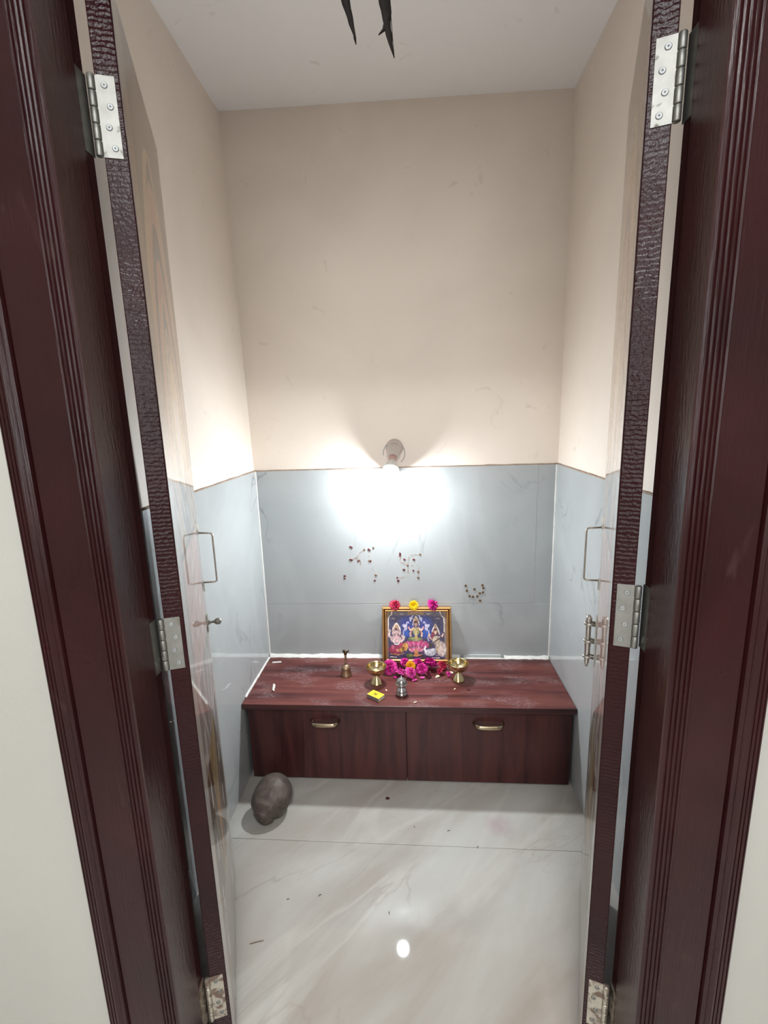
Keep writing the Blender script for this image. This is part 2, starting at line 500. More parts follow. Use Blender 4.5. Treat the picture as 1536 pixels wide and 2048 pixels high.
# hall side: wall around the doorway, and the hall the camera stands in
FY = .697                       # front plane of the door frame
JL, JR = -.469, .371            # reveals
OL, OR = -.611, .511            # outer edges of the architrave
bm = B()
box(bm, -1.75, -.5720, .710, .800, -.01, 2.66)
box(bm, .4712, 1.65, .710, .800, -.01, 2.66)
box(bm, -.5720, .4712, .710, .800, 2.165, 2.66)
structure('wall_front', bm, M['hall_paint'])
structure('wall_hall_left', bx(-1.9, -1.75, -2.1, .8, -.01, 2.7), M['hall_wall'])
structure('wall_hall_right', bx(1.65, 1.8, -2.1, .8, -.01, 2.7), M['hall_wall'])
structure('wall_hall_back', bx(-1.9, 1.8, -2.25, -2.1, -.01, 2.7), M['hall_wall'])

# ceiling lamp of the hall (behind the camera)
lampo = tag(empty('ceiling_lamp', (0, -.55, 2.56)), 'round white ceiling lamp of the hall in front of the doorway', 'lamp')
obj('housing', lathe(B(), [(.02, 0), (.19, 0), (.19, -.012), (.176, -.012), (.172, -.008), (0, -.008)], 32), M['white_plastic'], lampo)

fill_win = tag(empty('fill_window_1', (-.05, -2.1, 1.62)), None, None, None, 'structure')  # made-up window around the added fill light
for x0, x1, z0, z1 in ((-.70, -.65, -.73, .73), (.65, .70, -.73, .73), (-.65, .65, .68, .73), (-.65, .65, -.73, -.68)):
    obj('fill_window_frame', bx(x0, x1, .0005, .05, z0, z1, bev=.004), M['white_plastic'], fill_win)
obj('fill_window_pane', bx(-.65, .65, .0005, .006, -.68, .68), M['white_plastic'], fill_win)

# ------------------------------------------------------------------ door frame
# profile of a jamb in plan: (distance from the reveal away from the opening, y)
def jamb_profile():
    P = [(.003, .800), (.003, .7775), (.0, .7755), (-.0012, .7000), (.0004, .6978), (.0036, FY)]
    for c in (.0085, .0155, .0225, .0290):          # flutes
        P += [(c - .0030, FY - .0004), (c - .0022, FY + .0010), (c - .0012, FY + .0026), (c + .0004, FY + .0028), (c + .0018, FY + .0008)]
    P += [(.0335, FY), (.0352, FY + .0016), (.100, FY + .0016), (.1025, FY + .006), (.1025, .800)]
    return P
def architrave_profile():
    P = [(.1025, .7098), (.1025, FY + .005), (.1045, FY - .002), (.110, FY - .004), (.1125, FY - .002), (.114, FY - .003), (.1195, FY - .005)]
    for c in (.124, .130, .136): P += [(c - .0012, FY - .0042), (c, FY - .0022), (c + .0012, FY - .0042)]
    P += [(.1395, FY - .003), (.142, FY + .001), (.142, .7098)]
    return P
frame = tag(empty('door_frame', (0, 0, 0)), 'glossy maroon painted wooden door frame with fluted moulding around the doorway', None, None, 'structure')
ZL = 2.062
for s, x0 in ((-1, JL), (1, JR)):
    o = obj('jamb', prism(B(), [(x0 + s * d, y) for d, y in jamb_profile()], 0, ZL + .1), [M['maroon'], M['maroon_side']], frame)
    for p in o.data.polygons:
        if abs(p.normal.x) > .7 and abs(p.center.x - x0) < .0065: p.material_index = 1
    obj('architrave', prism(B(), [(x0 + s * d, y) for d, y in architrave_profile()], 0, ZL + .142), M['maroon'], frame)
def lint(prof, x0, x1):
    bm = B()
    a = [bm.verts.new((x0, y, ZL + d)) for d, y in prof]; b = [bm.verts.new((x1, y, ZL + d)) for d, y in prof]
    n = len(prof)
    for k in range(n): bm.faces.new((a[k], a[(k + 1) % n], b[(k + 1) % n], b[k]))
    bm.faces.new(a); bm.faces.new(b[::-1])
    return bm
obj('lintel', lint(jamb_profile(), JL + .0005, JR - .0005), M['maroon'], frame)
obj('architrave', lint(architrave_profile(), JL - .1022, JR + .1022), M['maroon'], frame)

# ------------------------------------------------------------------ doors
def door_print(u, z, L):
    """flat printed design and painted low reflections on the glossy leaf: u from hinge edge, z height -> sRGB"""
    f = L - u                                   # distance from the free edge
    c = np.array([138., 118., 100.])
    n = noise.noise((u * 14, z * 5, 1)) * 8
    c = c + n
    if f < .03 or u < .06: return (np.array([140., 122., 104.]) if z > 1.3 else np.array([172., 164., 156.])) + n
    if u < .068 or f < .036: return np.array([128., 104., 86.])
    v = f - .245
    def arch(za, h, w):                         # ogee arch: 0 at its apex line
        t_ = (za - z) / h
        return abs(v) / w - (min(1, t_) ** .6 if t_ > 0 else -1)
    for za, h, w, line, fill in ((1.93, .34, .195, (206, 168, 122), (112, 94, 80)), (1.875, .30, .165, (206, 160, 120), (194, 138, 104)),
                                 (1.80, .30, .150, (96, 80, 70), (104, 90, 80)), (1.735, .28, .135, (206, 150, 114), (192, 132, 102)),
                                 (1.67, .28, .125, (214, 166, 118), (108, 96, 90)), (1.605, .26, .10, (214, 180, 132), (118, 106, 98)),
                                 (1.575, .26, .085, (208, 176, 132), (128, 110, 98))):
        if z > 1.16:
            d = arch(za, h, w)
            if abs(d) < .10: c = np.array(line, float)
            elif d < 0: c = np.array(fill, float)
    # flame-shaped lamp between 1.3 and 1.55
    if 1.26 < z < 1.55:
        t_ = (1.55 - z) / .29
        w = .06 * math.sin(PI * min(1, t_) ** .8) ** .8 + .004
        if abs(v + .02) < w:
            k = abs(v + .02) / w
            c = np.array([236., 196., 120.]) if k > .62 else (np.array([238., 214., 204.]) if z < 1.46 else np.array([236., 190., 140.]))
    if 1.16 < z < 1.30 and abs(v) > .02:
        if math.sin((u * 1.2 + z) * 90) > .5: c = np.array([206., 200., 194.])
    if .86 < z < 1.15:                          # pink panel with pale line drawing
        if abs(v) < .17:
            c = np.array([226., 180., 164.]) + n
            a = math.sin(v * 40 + math.sin(z * 30) * 1.6) * math.cos(z * 46 + v * 12)
            if abs(a) < .07: c = np.array([184., 140., 126.])
            elif a > .8: c = np.array([240., 222., 212.])
        else: c = np.array([186., 178., 172.])
    if .66 < z <= .86:                          # fan of pale rays
        r = math.atan2(v, z - .6) * 14
        c = np.array([160., 144., 136.]) + n
        if math.sin(r) > .72: c = np.array([214., 200., 188.])
    if .28 < z <= .66:                          # golden vase shape; dark flanks paint in the cabinet's reflection
        t_ = (z - .28) / .38
        w = .012 + .10 * t_ ** 1.1
        c = np.array([86., 60., 46.]) + n
        if abs(v) < w:
            k = abs(v) / w
            c = np.array([176., 150., 96.]) if k < .8 else np.array([70., 44., 30.])
            if math.sin(z * 60 + v * 50) > .6 and k < .7: c = np.array([150., 92., 46.])
            if z < .48 and k < .6: c = np.array([196., 132., 66.])
        elif abs(abs(v) - w - .03) < .006: c = np.array([184., 146., 84.])
    if z <= .28: c = np.array([172., 160., 148.]) + n  # pale foot of the leaf, the floor's reflection painted in
    # short white ticks along both borders of the design
    if z < .9 and abs(abs(v) - .13) < .008 and (z * 7.2 + (0 if v > 0 else .5)) % 1 < .42: c = np.array([236., 232., 226.])
    m_ = c.mean()
    return np.clip((m_ + (c - m_) * 1.02) * .82, 0, 255)

def s2l(a):
    a = np.clip(np.asarray(a, float) / 255, 0, 1)
    return np.where(a <= .04045, a / 12.92, ((a + .055) / 1.055) ** 2.4)

def raster_mesh(name, nu, nz, fp, fc, mat, parent):
    """flat printed sheet; fp(i,j)->position, fc(i,j)->sRGB"""
    V = [fp(i / nu, j / nz) for j in range(nz + 1) for i in range(nu + 1)]
    C = np.ones((len(V), 4), np.float32)
    C[:, :3] = s2l([fc(i / nu, j / nz) for j in range(nz + 1) for i in range(nu + 1)])
    F = [(j * (nu + 1) + i, j * (nu + 1) + i + 1, (j + 1) * (nu + 1) + i + 1, (j + 1) * (nu + 1) + i) for j in range(nz) for i in range(nu)]
    me = bpy.data.meshes.new(name); me.from_pydata(V, [], F); me.update()
    at = me.color_attributes.new('print', 'FLOAT_COLOR', 'POINT')
    at.data.foreach_set('color', C.ravel())
    me.materials.append(mat)
    o = bpy.data.objects.new(name, me); sc.collection.objects.link(o)
    if parent: o.parent = parent
    return o

ZD0, ZD1 = .010, 2.050
def make_door(idx, s, free, a, L, T, hinges, jx):
    d = Vector((-s * math.sin(a), -math.cos(a)))            # free edge -> hinge edge
    H = Vector(free) + L * d
    n = Vector((s * math.cos(a), -math.sin(a)))             # through the thickness, towards the side wall
    ux = -d
    rz = math.atan2(ux.y, ux.x)
    m = 1 if s < 0 else -1
    root = tag(empty('door_%d' % idx, (H.x, H.y, 0), rz), None, None, None, 'structure')
    root['label'] = ('maroon edged door leaf with glossy printed face, swung in against the wall with a knob beside its pull'
                     if s < 0 else 'maroon edged door leaf with glossy printed face, swung in against the wall with a tower bolt')
    def P(q): return (q[0], m * q[1], q[2])
    def Wd(x, y, z):                                         # world -> door space
        w = Vector((x, y)) - H
        return (w.dot(ux), m * w.dot(n), z)
    leaf = obj('leaf', box(B(), 0, L, 0, T, ZD0, ZD1, bev=.0016, f=P), [M['maroon'], M['maroon_edge']], root)
    for p in leaf.data.polygons:
        if p.normal.x < -.6: p.material_index = 1
    o = raster_mesh('printed_face', 64, 440, lambda i, j: P((.0006 + i * (L - .002), -.0010, ZD0 + .003 + j * (ZD1 - ZD0 - .006))),
                    lambda i, j: door_print(i * L, ZD0 + j * (ZD1 - ZD0), L), M['print'], root)
    md = o.modifiers.new('thickness', 'SOLIDIFY'); md.thickness = .0008; md.offset = -1 if m > 0 else 1; md.material_offset_rim = 1; o.data.materials.append(M['maroon'])
    o['label'] = 'glossy laminate face printed with nested arches'
    # hinges
    for (z0, z1, mat) in hinges:
        nz = 5
        hb = B()
        box(hb, -.0016, .0002, .0065, T + .003, z0, z1, bev=.0003, f=P)
        pin = (-.0012, T + .0052)
        hg = obj('hinge', hb, mat, root)
        kb = B()
        for k in range(nz):
            za = z0 + (z1 - z0) * k / nz + .0006; zb = z0 + (z1 - z0) * (k + 1) / nz - .0006
            lathe(kb, [(0, za), (.0050, za), (.0056, za + .001), (.0056, zb - .001), (.0050, zb), (0, zb)], 14, P((pin[0], pin[1], 0)))
        obj('knuckle', kb, mat, hg, True)
        jb = B()                                             # leaf plate on the jamb
        xa, xb = sorted((jx - s * .0002, jx - s * .0016 ))
        for x_ in (0,):
            vs8 = []
            for z in (z0, z1):
                for q in ((xa, .7785), (xb, .7785), (xb, .802), (xa, .802)):
                    vs8.append(jb.verts.new(Wd(q[0] , q[1], z)))
            for q in ((0, 3, 2, 1), (4, 5, 6, 7), (0, 1, 5, 4), (1, 2, 6, 5), (2, 3, 7, 6), (3, 0, 4, 7)): jb.faces.new([vs8[i] for i in q])
        obj('jamb_plate', jb, mat, hg)
        for k in range(4):
            zc = z0 + (z1 - z0) * (.12 + .253 * k); yc = .0175 + (.004 if k % 2 else -.001) * 1
            sb = B()
            R_ = Matrix.Rotation(-PI / 2, 3, 'Y')
            lathe(sb, [(0, .0008), (.0014, .0008), (.0016, .0014), (.0038, .0014), (.0047, .0002), (.0047, 0), (0, 0)], 12, P((-.0016, yc, zc)), R_)
            for aa in (.6, .6 + PI / 2):
                ca, sa = math.cos(aa) * .0022, math.sin(aa) * .0022
                tube(sb, [P((-.0024, yc - ca, zc - sa)), P((-.0024, yc + ca, zc + sa))], .0005, 4)
            obj('screw', sb, M['screw'] if mat != M['steel_old'] else M['steel'], hg)
    # pull handle near the free edge
    hx = L - .030; z0, z1 = .982, 1.122
    hb = B()
    tube(hb, rounded([P(q) for q in ((hx, -.0025, z0), (hx, -.038, z0 - .002), (hx, -.038, z1 - .004), (hx, -.0025, z1))], .008, 4), .0024, 8)
    h = obj('pull_handle', hb, M['wire'], root, True)
    for z in (z0, z1):
        fb = B(); k = 1 if z == z1 else -1
        pl = [(hx - .006, z - k * .004), (hx + .006, z - k * .004), (hx + .007, z + k * .008), (hx, z + k * .026), (hx - .007, z + k * .008)]
        va = [fb.verts.new(P((x, -.0019, zz))) for x, zz in pl]; vb = [fb.verts.new(P((x, -.0042, zz))) for x, zz in pl]
        for i in range(5): fb.faces.new((va[i], va[(i + 1) % 5], vb[(i + 1) % 5], vb[i]))
        fb.faces.new(va); fb.faces.new(vb[::-1])
        obj('flange', fb, M['wire'], h)
    if s < 0:                                               # round bolt knob
        z = .866; x = L - .034
        kb = B(); R_ = Matrix.Rotation(m * PI / 2, 3, 'X')
        box(kb, x - .010, x + .010, -.0042, -.0019, z - .026, z + .022, bev=.0006, f=P)
        k = obj('bolt_plate', kb, M['wire'], root)
        nb = lathe(B(), [(0, 0), (.007, 0), (.0066, .003), (.0036, .006), (.0034, .015), (.006, .0175), (.0085, .021), (.0092, .026), (.0082, .031), (.005, .0345), (0, .0355)], 16, P((x, -.004, z)), R_)
        obj('bolt_knob', nb, M['steel'], k, True)
    else:                                                   # tower bolt
        x = L - .040
        kb = B()
        box(kb, x - .013, x + .013, -.0040, -.0019, .752, .886, bev=.0006, f=P)
        k = obj('bolt_plate', kb, M['bolt'], root)
        rb = lathe(B(), [(0, .745), (.003, .745), (.0045, .752), (.0062, .760), (.0070, .800), (.0078, .804), (.0078, .812), (.0066, .815), (.0066, .868), (.0078, .871), (.0078, .882), (.004, .889), (0, .889)], 16, P((x, -.020, 0)))
        obj('bolt_rod', rb, M['bolt'], k, True)
        for zc in (.774, .818, .866):
            sb = B()
            pts = [P((x + .0095 * math.cos(q), -.020 - .0095 * math.sin(q), zc)) for q in np.linspace(-.2, PI + .2, 12)]
            pts = [P((x + .0095, -.0039, zc))] + pts + [P((x - .0095, -.0039, zc))]
            tube(sb, pts, .0022, 6, 1.8, (0, 0, 1))
            obj('staple', sb, M['bolt'], k, True)
    return root
S, SO = M['steel'], M['steel_old']
make_door(1, -1, (-.5961, 1.2767), .3534, .4923, .0335, ((1.806, 1.914, S), (.966, 1.067, S), (.128, .243, SO)), JL - .003)
make_door(2, 1, (.4795, 1.2753), .3171, .4917, .0326, ((1.789, 1.894, S), (1.018, 1.128, S), (.185, .297, SO)), JR + .003)

# ------------------------------------------------------------------ low cabinet
cab = tag(empty('low_cabinet', (-.05, 1.86, 0)), 'low dark rosewood cabinet with two doors filling the width under the tiles', 'cabinet')
CO = Vector((-.05, 1.86, 0))
def cf(q): return (q[0] - CO.x, q[1] - CO.y, q[2])
cz = 1.6939
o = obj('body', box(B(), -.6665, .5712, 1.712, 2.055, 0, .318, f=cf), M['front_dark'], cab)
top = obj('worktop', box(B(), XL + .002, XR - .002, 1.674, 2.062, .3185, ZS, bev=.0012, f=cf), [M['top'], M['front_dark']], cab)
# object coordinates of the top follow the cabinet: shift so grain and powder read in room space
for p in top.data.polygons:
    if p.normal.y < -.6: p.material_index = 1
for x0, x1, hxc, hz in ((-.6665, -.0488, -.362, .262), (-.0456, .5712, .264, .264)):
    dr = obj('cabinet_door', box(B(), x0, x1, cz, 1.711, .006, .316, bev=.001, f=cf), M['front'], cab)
    hb = B(); pts = []; rr = []
    for k in range(17):
        q = k / 16; e = math.sin(PI * q)
        pts.append(cf((hxc - .056 + .112 * q, cz - .0005 - .027 * min(1, e * 2.2) ** .6 - .001 * e, hz - .002 * e)))
        rr.append(.0078 + .0020 * e)
    tube(hb, pts, rr, 10, .55, (0, -1, 0))
    h = obj('handle', hb, M['champagne'], dr, True)
    for xx in (hxc - .053, hxc + .053):
        obj('handle_foot', lathe(B(), [(0, 0), (.0072, 0), (.0066, .003), (.0045, .006), (0, .006)], 12, cf((xx, cz, hz)), Matrix.Rotation(PI / 2, 3, 'X')), M['champagne'], h, True)

# white putty along the joint between cabinet and tiles
def putty(name, pts, w, h):
    bm = B(); prev = None
    for k, p in enumerate(pts):
        p = Vector(p); hh = h * (1 + .35 * noise.noise((k * .6, w * 90, 2))); ww = w * (1 + .3 * noise.noise((k * .8, 7, w * 50)))
        dx = (Vector(pts[min(k + 1, len(pts) - 1)]) - Vector(pts[max(k - 1, 0)])).normalized()
        nn = Vector((dx.y, -dx.x, 0))
        ring = [bm.verts.new(p), bm.verts.new(p + nn * ww), bm.verts.new(p + nn * ww * .8 + Vector((0, 0, hh * .45))), bm.verts.new(p + nn * ww * .25 + Vector((0, 0, hh)))  , bm.verts.new(p + Vector((0, 0, hh * 1.1)))]
        if prev:
            for i in range(5): bm.faces.new((prev[i], prev[(i + 1) % 5], ring[(i + 1) % 5], ring[i]))
        else: bm.faces.new(ring)
        prev = ring
    bm.faces.new(prev[::-1])
    o = obj(name, bm, M['grout']); o['kind'] = 'structure'
    return o
def seg3(a, b, n): return [tuple(Vector(a).lerp(Vector(b), k / n)) for k in range(n + 1)]
putty('trim_6', seg3((XL + .004, YB - .0006, ZS), (.19, YB - .0006, ZS), 40), .016, .011)
putty('trim_7', seg3((.385, YB - .0006, ZS), (XR - .004, YB - .0006, ZS), 12), .016, .009)
putty('trim_8', seg3((XL + .0006, 1.72, ZS), (XL + .0006, YB - .02, ZS), 22), .0055, .006)
o = obj('trim_9', bx(.205, .372, YB - .012, YB - .001, ZS, ZS + .016, bev=.001), M['joint_light']); o['kind'] = 'structure'
o = obj('trim_10', bx(.20, .384, YB - .020, YB - .012, ZS, ZS + .004, bev=.001), M['grout']); o['kind'] = 'structure'

# ------------------------------------------------------------------ wall lamp
lamp = tag(empty('wall_lamp', (-.082, YB + TT, 1.286)), 'lit white bulb in a slanted wall holder just above the grey tiles', 'lamp')
axis = Vector((-.014, -.092, -.096)).normalized()
RB = axis.to_track_quat('Z', 'Y').to_matrix()
RY = Matrix.Rotation(PI / 2, 3, 'X')
obj('base_plate', lathe(B(), [(0, 0), (.036, 0), (.036, .004), (.033, .010), (.030, .016), (.026, .024), (0, .026)], 32, (0, 0, 0), RY), M['socket'], lamp, True)
A0 = Vector((0, -.012, .004))
obj('socket', lathe(B(), [(.024, 0), (.028, .012), (.028, .030), (.0245, .036), (.0245, .052), (.021, .055), (0, .055)], 28, A0, RB), M['socket'], lamp, True)
A1 = A0 + axis * .055
obj('collar', lathe(B(), [(.0165, -.002), (.0165, .010), (.0135, .013), (.0135, .018), (0, .018)], 24, A1, RB), M['collar'], lamp, True)
A2 = A1 + axis * .018
obj('bulb_base', lathe(B(), [(.0125, 0), (.013, .006), (.018, .013), (.0255, .026), (.0305, .035), (.0325, .044), (.0328, .0475), (.0318, .0485), (.0300, .0475), (0, .0472)], 32, A2, RB), M['white_plastic'], lamp, True)
A3 = A2 + axis * .0473
dome = [(.0255, 0), (.0255, .004)] + [(.0255 * math.cos(q), .007 + .014 * math.sin(q)) for q in np.linspace(0, PI / 2 - .06, 12)] + [(0, .0212)]
b_ = obj('bulb', lathe(B(), dome, 32, A3, RB), M['bulb'], lamp, True)
b_['label'] = 'glowing frosted bulb dome'
wire_pts = [(.030 * math.cos(q) * 1.5 - .002, -.006 - .004 * math.sin(3 * q), .052 * math.sin(q) - .026) for q in np.linspace(-.15, PI + .1, 26)]
obj('cable_loop', tube(B(), [(.026, -.004, -.062), (.036, -.005, -.05)] + wire_pts, .0013, 6), M['cable'], lamp, True)

# ------------------------------------------------------------------ framed picture
FWD, FHT = .303, .252
TILT = math.radians(11.3)
pic = tag(empty('framed_picture', (-.0015, 2.000, ZS + .0006)), 'gold framed print of three seated deities leaning against the grey tiles on the cabinet', 'picture')
pic.rotation_euler = (-TILT, 0, 0)
prof = [(0, .016), (0, 0), (.002, -.0035), (.0065, -.0045), (.0085, -.001), (.0105, .0005), (.0125, -.002), (.0165, -.003), (.0195, .001), (.0205, .005), (.0205, .016)]
bm = B()
cor = [(0, 0, 1, 1), (FWD, 0, -1, 1), (FWD, FHT, -1, -1), (0, FHT, 1, -1)]
rings = [[bm.verts.new((x - FWD / 2 + sx * d, y, z + sz * d)) for d, y in prof] for x, z, sx, sz in cor]
for k in range(4):
    a, b = rings[k], rings[(k + 1) % 4]
    for i in range(len(prof)):
        j = (i + 1) % len(prof); fc = bm.faces.new((a[i], a[j], b[j], b[i]))
        if i in (4, 5): fc.material_index = 1
obj('frame', bm, [M['gold'], M['gold_dark']], pic)
obj('backing', bx(-FWD / 2 + .016, FWD / 2 - .016, .0085, .0155, .016, FHT - .016), M['match_tray'], pic)

def paint_picture(nu, nz):
    """flat print of three seated deities, painted on a pixel grid: returns (nz+1, nu+1, 3) sRGB"""
    ii, jj = np.meshgrid(np.arange(nu + 1) / nu, np.arange(nz + 1) / nz)
    X = 165 + ii * 1185; Y = 1135 - jj * 905
    rs = np.random.RandomState(4)
    def smooth(step):
        g = rs.rand(int(905 / step) + 3, int(1185 / step) + 3)
        fx = (X - 165) / step; fy = (Y - 230) / step
        x0 = np.clip(fx.astype(int), 0, g.shape[1] - 2); y0 = np.clip(fy.astype(int), 0, g.shape[0] - 2)
        fx -= x0; fy -= y0
        return (g[y0, x0] * (1 - fx) + g[y0, x0 + 1] * fx) * (1 - fy) + (g[y0 + 1, x0] * (1 - fx) + g[y0 + 1, x0 + 1] * fx) * fy - .5
    n1, n2, n3 = smooth(60), smooth(24), smooth(11)
    c = np.zeros(X.shape + (3,)); c[:] = (60, 54, 94)
    def put(mask, col):
        m = np.clip(mask, 0, 1)[..., None]
        c[:] = c * (1 - m) + np.array(col, float) * m
    def el(cx, cy, rx, ry, col, rot=0., soft=.18, shade=.25):
        a = math.radians(rot); dx, dy = X - cx, Y - cy
        u = (dx * math.cos(a) + dy * math.sin(a)) / rx; v = (-dx * math.sin(a) + dy * math.cos(a)) / ry
        q = np.sqrt(u * u + v * v)
        m = np.clip((1 - q) / soft, 0, 1)[..., None]
        k = (1 + shade * (.35 - q - .35 * u * .4 + .5 * n2))[..., None]
        c[:] = c * (1 - m) + np.array(col, float) * k * m
    def line(pts, w, col):
        d = np.full(X.shape, 1e9)
        for (ax, ay), (bx_, by_) in zip(pts, pts[1:]):
            vx, vy = bx_ - ax, by_ - ay
            t_ = np.clip(((X - ax) * vx + (Y - ay) * vy) / (vx * vx + vy * vy), 0, 1)
            d = np.minimum(d, np.hypot(X - ax - t_ * vx, Y - ay - t_ * vy))
        m = np.clip((w / 2 - d) / 5 + .5, 0, 1)[..., None]
        k = (1 + .25 * (.4 - d / w) + .3 * n2)[..., None]
        c[:] = c * (1 - m) + np.array(col, float) * k * m
    def mx(p): return (1490 - p[0], p[1])
    el(745, 500, 370, 300, (38, 52, 136), soft=.25); el(960, 640, 130, 120, (30, 76, 168), soft=.5); el(545, 640, 110, 110, (34, 80, 170), soft=.5)
    put(((Y < 325) * .8), (104, 88, 96)); put(((X > 585) & (X < 900) & (Y < 302)) * .85, (158, 120, 74))
    for x in (470, 990): el(x, 290, 60, 24, (150, 140, 138), soft=.6)
    for x in (305, 1180): el(x, 375, 70, 30, (128, 120, 128), soft=.6)
    put(((X < 205) | (X > 1292)) * .8, (150, 126, 104))
    pl = [(292, 232), (268, 268), (268, 305), (222, 335), (206, 395), (206, 600)]
    put(((X - 165) + (Y - 230) * .75 < 118) * .9, (116, 88, 58)); put(((1350 - X) + (Y - 230) * .75 < 118) * .9, (116, 88, 58))
    line(pl, 15, (230, 214, 190)); line([(1200, 235), (1228, 285), (1240, 325), (1285, 355), (1290, 440), (1290, 620)], 15, (230, 214, 190))
    # elephants pouring water
    for f in (lambda p: p, mx):
        for (x, y, a, b) in ((652, 372, 40, 30), (530, 512, 48, 42), (530, 575, 22, 34), (560, 560, 14, 30), (640, 405, 15, 28), (500, 500, 26, 26)):
            q = f((x, y)); el(q[0], q[1], a, b, (204, 198, 224))
        line([f(p) for p in ((560, 500), (570, 445), (590, 435), (606, 460))], 18, (206, 202, 226)); line([f(p) for p in ((662, 360), (676, 325), (694, 325))], 15, (214, 210, 230))
        line([f(p) for p in ((500, 600), (495, 680), (520, 730), (500, 775))], 24, (188, 176, 196))
    # pink lotus seat
    for k in range(13):
        a = -78 + 13 * k; r = math.radians(a)
        el(745 + 215 * math.sin(r), 905 - 92 * math.cos(r) + 14 * (k % 2), 30, 78, ((198, 62, 124), (220, 110, 160))[k % 2], a * .9)
    for k in range(7):
        a = -60 + 20 * k; r = math.radians(a)
        el(745 + 120 * math.sin(r), 985 - 50 * math.cos(r), 26, 60, ((226, 148, 168), (206, 92, 130))[k % 2], a)
    el(745, 1000, 42, 62, (216, 150, 96)); el(745, 1052, 112, 24, (198, 126, 74)); line([(640, 1040), (745, 1070), (870, 1030)], 10, (224, 170, 110))
    el(612, 1062, 84, 44, (96, 108, 58)); el(640, 1050, 30, 16, (140, 146, 84)); el(850, 1078, 90, 24, (70, 54, 62))
    # central seated figure
    el(745, 415, 62, 90, (150, 116, 112)); line([(686, 500), (692, 430), (745, 332), (800, 430), (808, 500)], 18, (232, 214, 204))
    el(745, 395, 22, 46, (206, 164, 108)); el(745, 440, 30, 26, (84, 36, 40)); el(745, 488, 37, 34, (228, 176, 150)); line([(732, 498), (758, 498)], 6, (190, 90, 90))
    for f in (lambda p: p, mx):
        line([f(p) for p in ((700, 545), (640, 590), (616, 560))], 34, (222, 182, 166)); line([f(p) for p in ((690, 580), (628, 650), (640, 700))], 34, (216, 174, 156))
        q = f((668, 640)); el(q[0], q[1], 16, 56, (84, 60, 72)); q = f((604, 540)); el(q[0], q[1], 20, 24, (224, 150, 170))
    el(747, 610, 66, 96, (188, 174, 118)); el(747, 560, 30, 30, (214, 182, 150)); line([(715, 560), (747, 620), (780, 560)], 12, (222, 204, 130)); line([(747, 610), (747, 690)], 22, (214, 200, 146))
    el(725, 752, 158, 46, (112, 126, 76)); el(700, 742, 60, 18, (168, 164, 104)); el(800, 752, 52, 18, (150, 152, 92)); el(745, 725, 40, 40, (206, 176, 116)); el(745, 775, 60, 12, (196, 190, 150))
    # elephant headed figure
    el(362, 560, 84, 112, (178, 140, 138)); line([(286, 640), (292, 560), (330, 500), (362, 456), (398, 500), (432, 560), (440, 640)], 22, (232, 216, 202))
    el(362, 520, 26, 34, (206, 160, 110)); el(356, 572, 26, 24, (86, 34, 42))
    el(350, 945, 165, 92, (160, 46, 86)); el(290, 900, 44, 44, (206, 96, 128)); el(380, 965, 36, 34, (222, 140, 120)); el(450, 860, 60, 48, (184, 60, 98))
    line([(225, 610), (212, 690), (270, 745)], 42, (222, 194, 192)); line([(470, 690), (500, 760), (450, 800)], 38, (218, 190, 188)); el(235, 600, 24, 28, (226, 206, 196)); el(512, 715, 24, 22, (224, 206, 200))
    el(350, 755, 122, 82, (224, 194, 194)); el(300, 645, 32, 46, (218, 184, 182)); el(424, 645, 32, 46, (218, 184, 182)); el(362, 632, 50, 44, (228, 200, 196))
    line([(362, 640), (372, 710), (352, 770), (384, 800)], 34, (206, 160, 164)); line([(300, 790), (330, 850), (400, 850), (430, 790)], 22, (234, 214, 212)); line([(320, 690), (352, 725), (408, 690)], 8, (180, 110, 120))
    el(330, 652, 7, 6, (60, 40, 50)); el(394, 652, 7, 6, (60, 40, 50))
    el(530, 895, 62, 84, (212, 152, 66), 14); el(455, 955, 52, 48, (186, 134, 60)); el(492, 925, 18, 34, (92, 58, 34), 14); line([(548, 830), (575, 900), (540, 970)], 12, (238, 196, 120))
    line([(215, 985), (300, 1020), (440, 1040)], 18, (132, 60, 50)); line([(240, 1030), (380, 1052), (500, 1020)], 14, (202, 140, 92)); line([(235, 1085), (355, 1090)], 16, (228, 218, 206))
    # figure with the long instrument
    el(1122, 590, 66, 92, (170, 134, 130)); line([(1052, 660), (1062, 590), (1122, 478), (1182, 590), (1196, 660)], 19, (234, 216, 206)); el(1122, 520, 18, 34, (208, 160, 130))
    el(1120, 580, 30, 26, (84, 30, 34)); el(1126, 628, 34, 38, (228, 186, 164)); el(1068, 680, 34, 66, (138, 46, 62)); el(1160, 660, 24, 40, (96, 50, 56))
    el(1225, 930, 118, 160, (214, 198, 188), -14); el(1130, 770, 78, 86, (214, 194, 170)); line([(1150, 760), (1200, 860), (1160, 960)], 20, (190, 168, 136)); line([(1230, 820), (1260, 930), (1200, 1040)], 16, (190, 160, 164)); line([(1290, 850), (1310, 960), (1250, 1070)], 18, (224, 210, 214))
    line([(1100, 860), (1160, 900), (1150, 1010)], 14, (166, 134, 92)); line([(1185, 720), (1250, 700), (1268, 660)], 30, (224, 190, 176)); el(1000, 680, 28, 34, (226, 188, 180)); line([(1010, 720), (1050, 760)], 26, (210, 160, 150))
    el(1015, 1000, 128, 72, (204, 206, 214)); el(1060, 960, 70, 40, (222, 224, 230), -20); line([(940, 990), (905, 940), (925, 895)], 34, (226, 226, 232)); line([(960, 1000), (1030, 1030), (1100, 1000)], 8, (160, 160, 176)); line([(990, 970), (1060, 985), (1110, 960)], 8, (168, 168, 184))
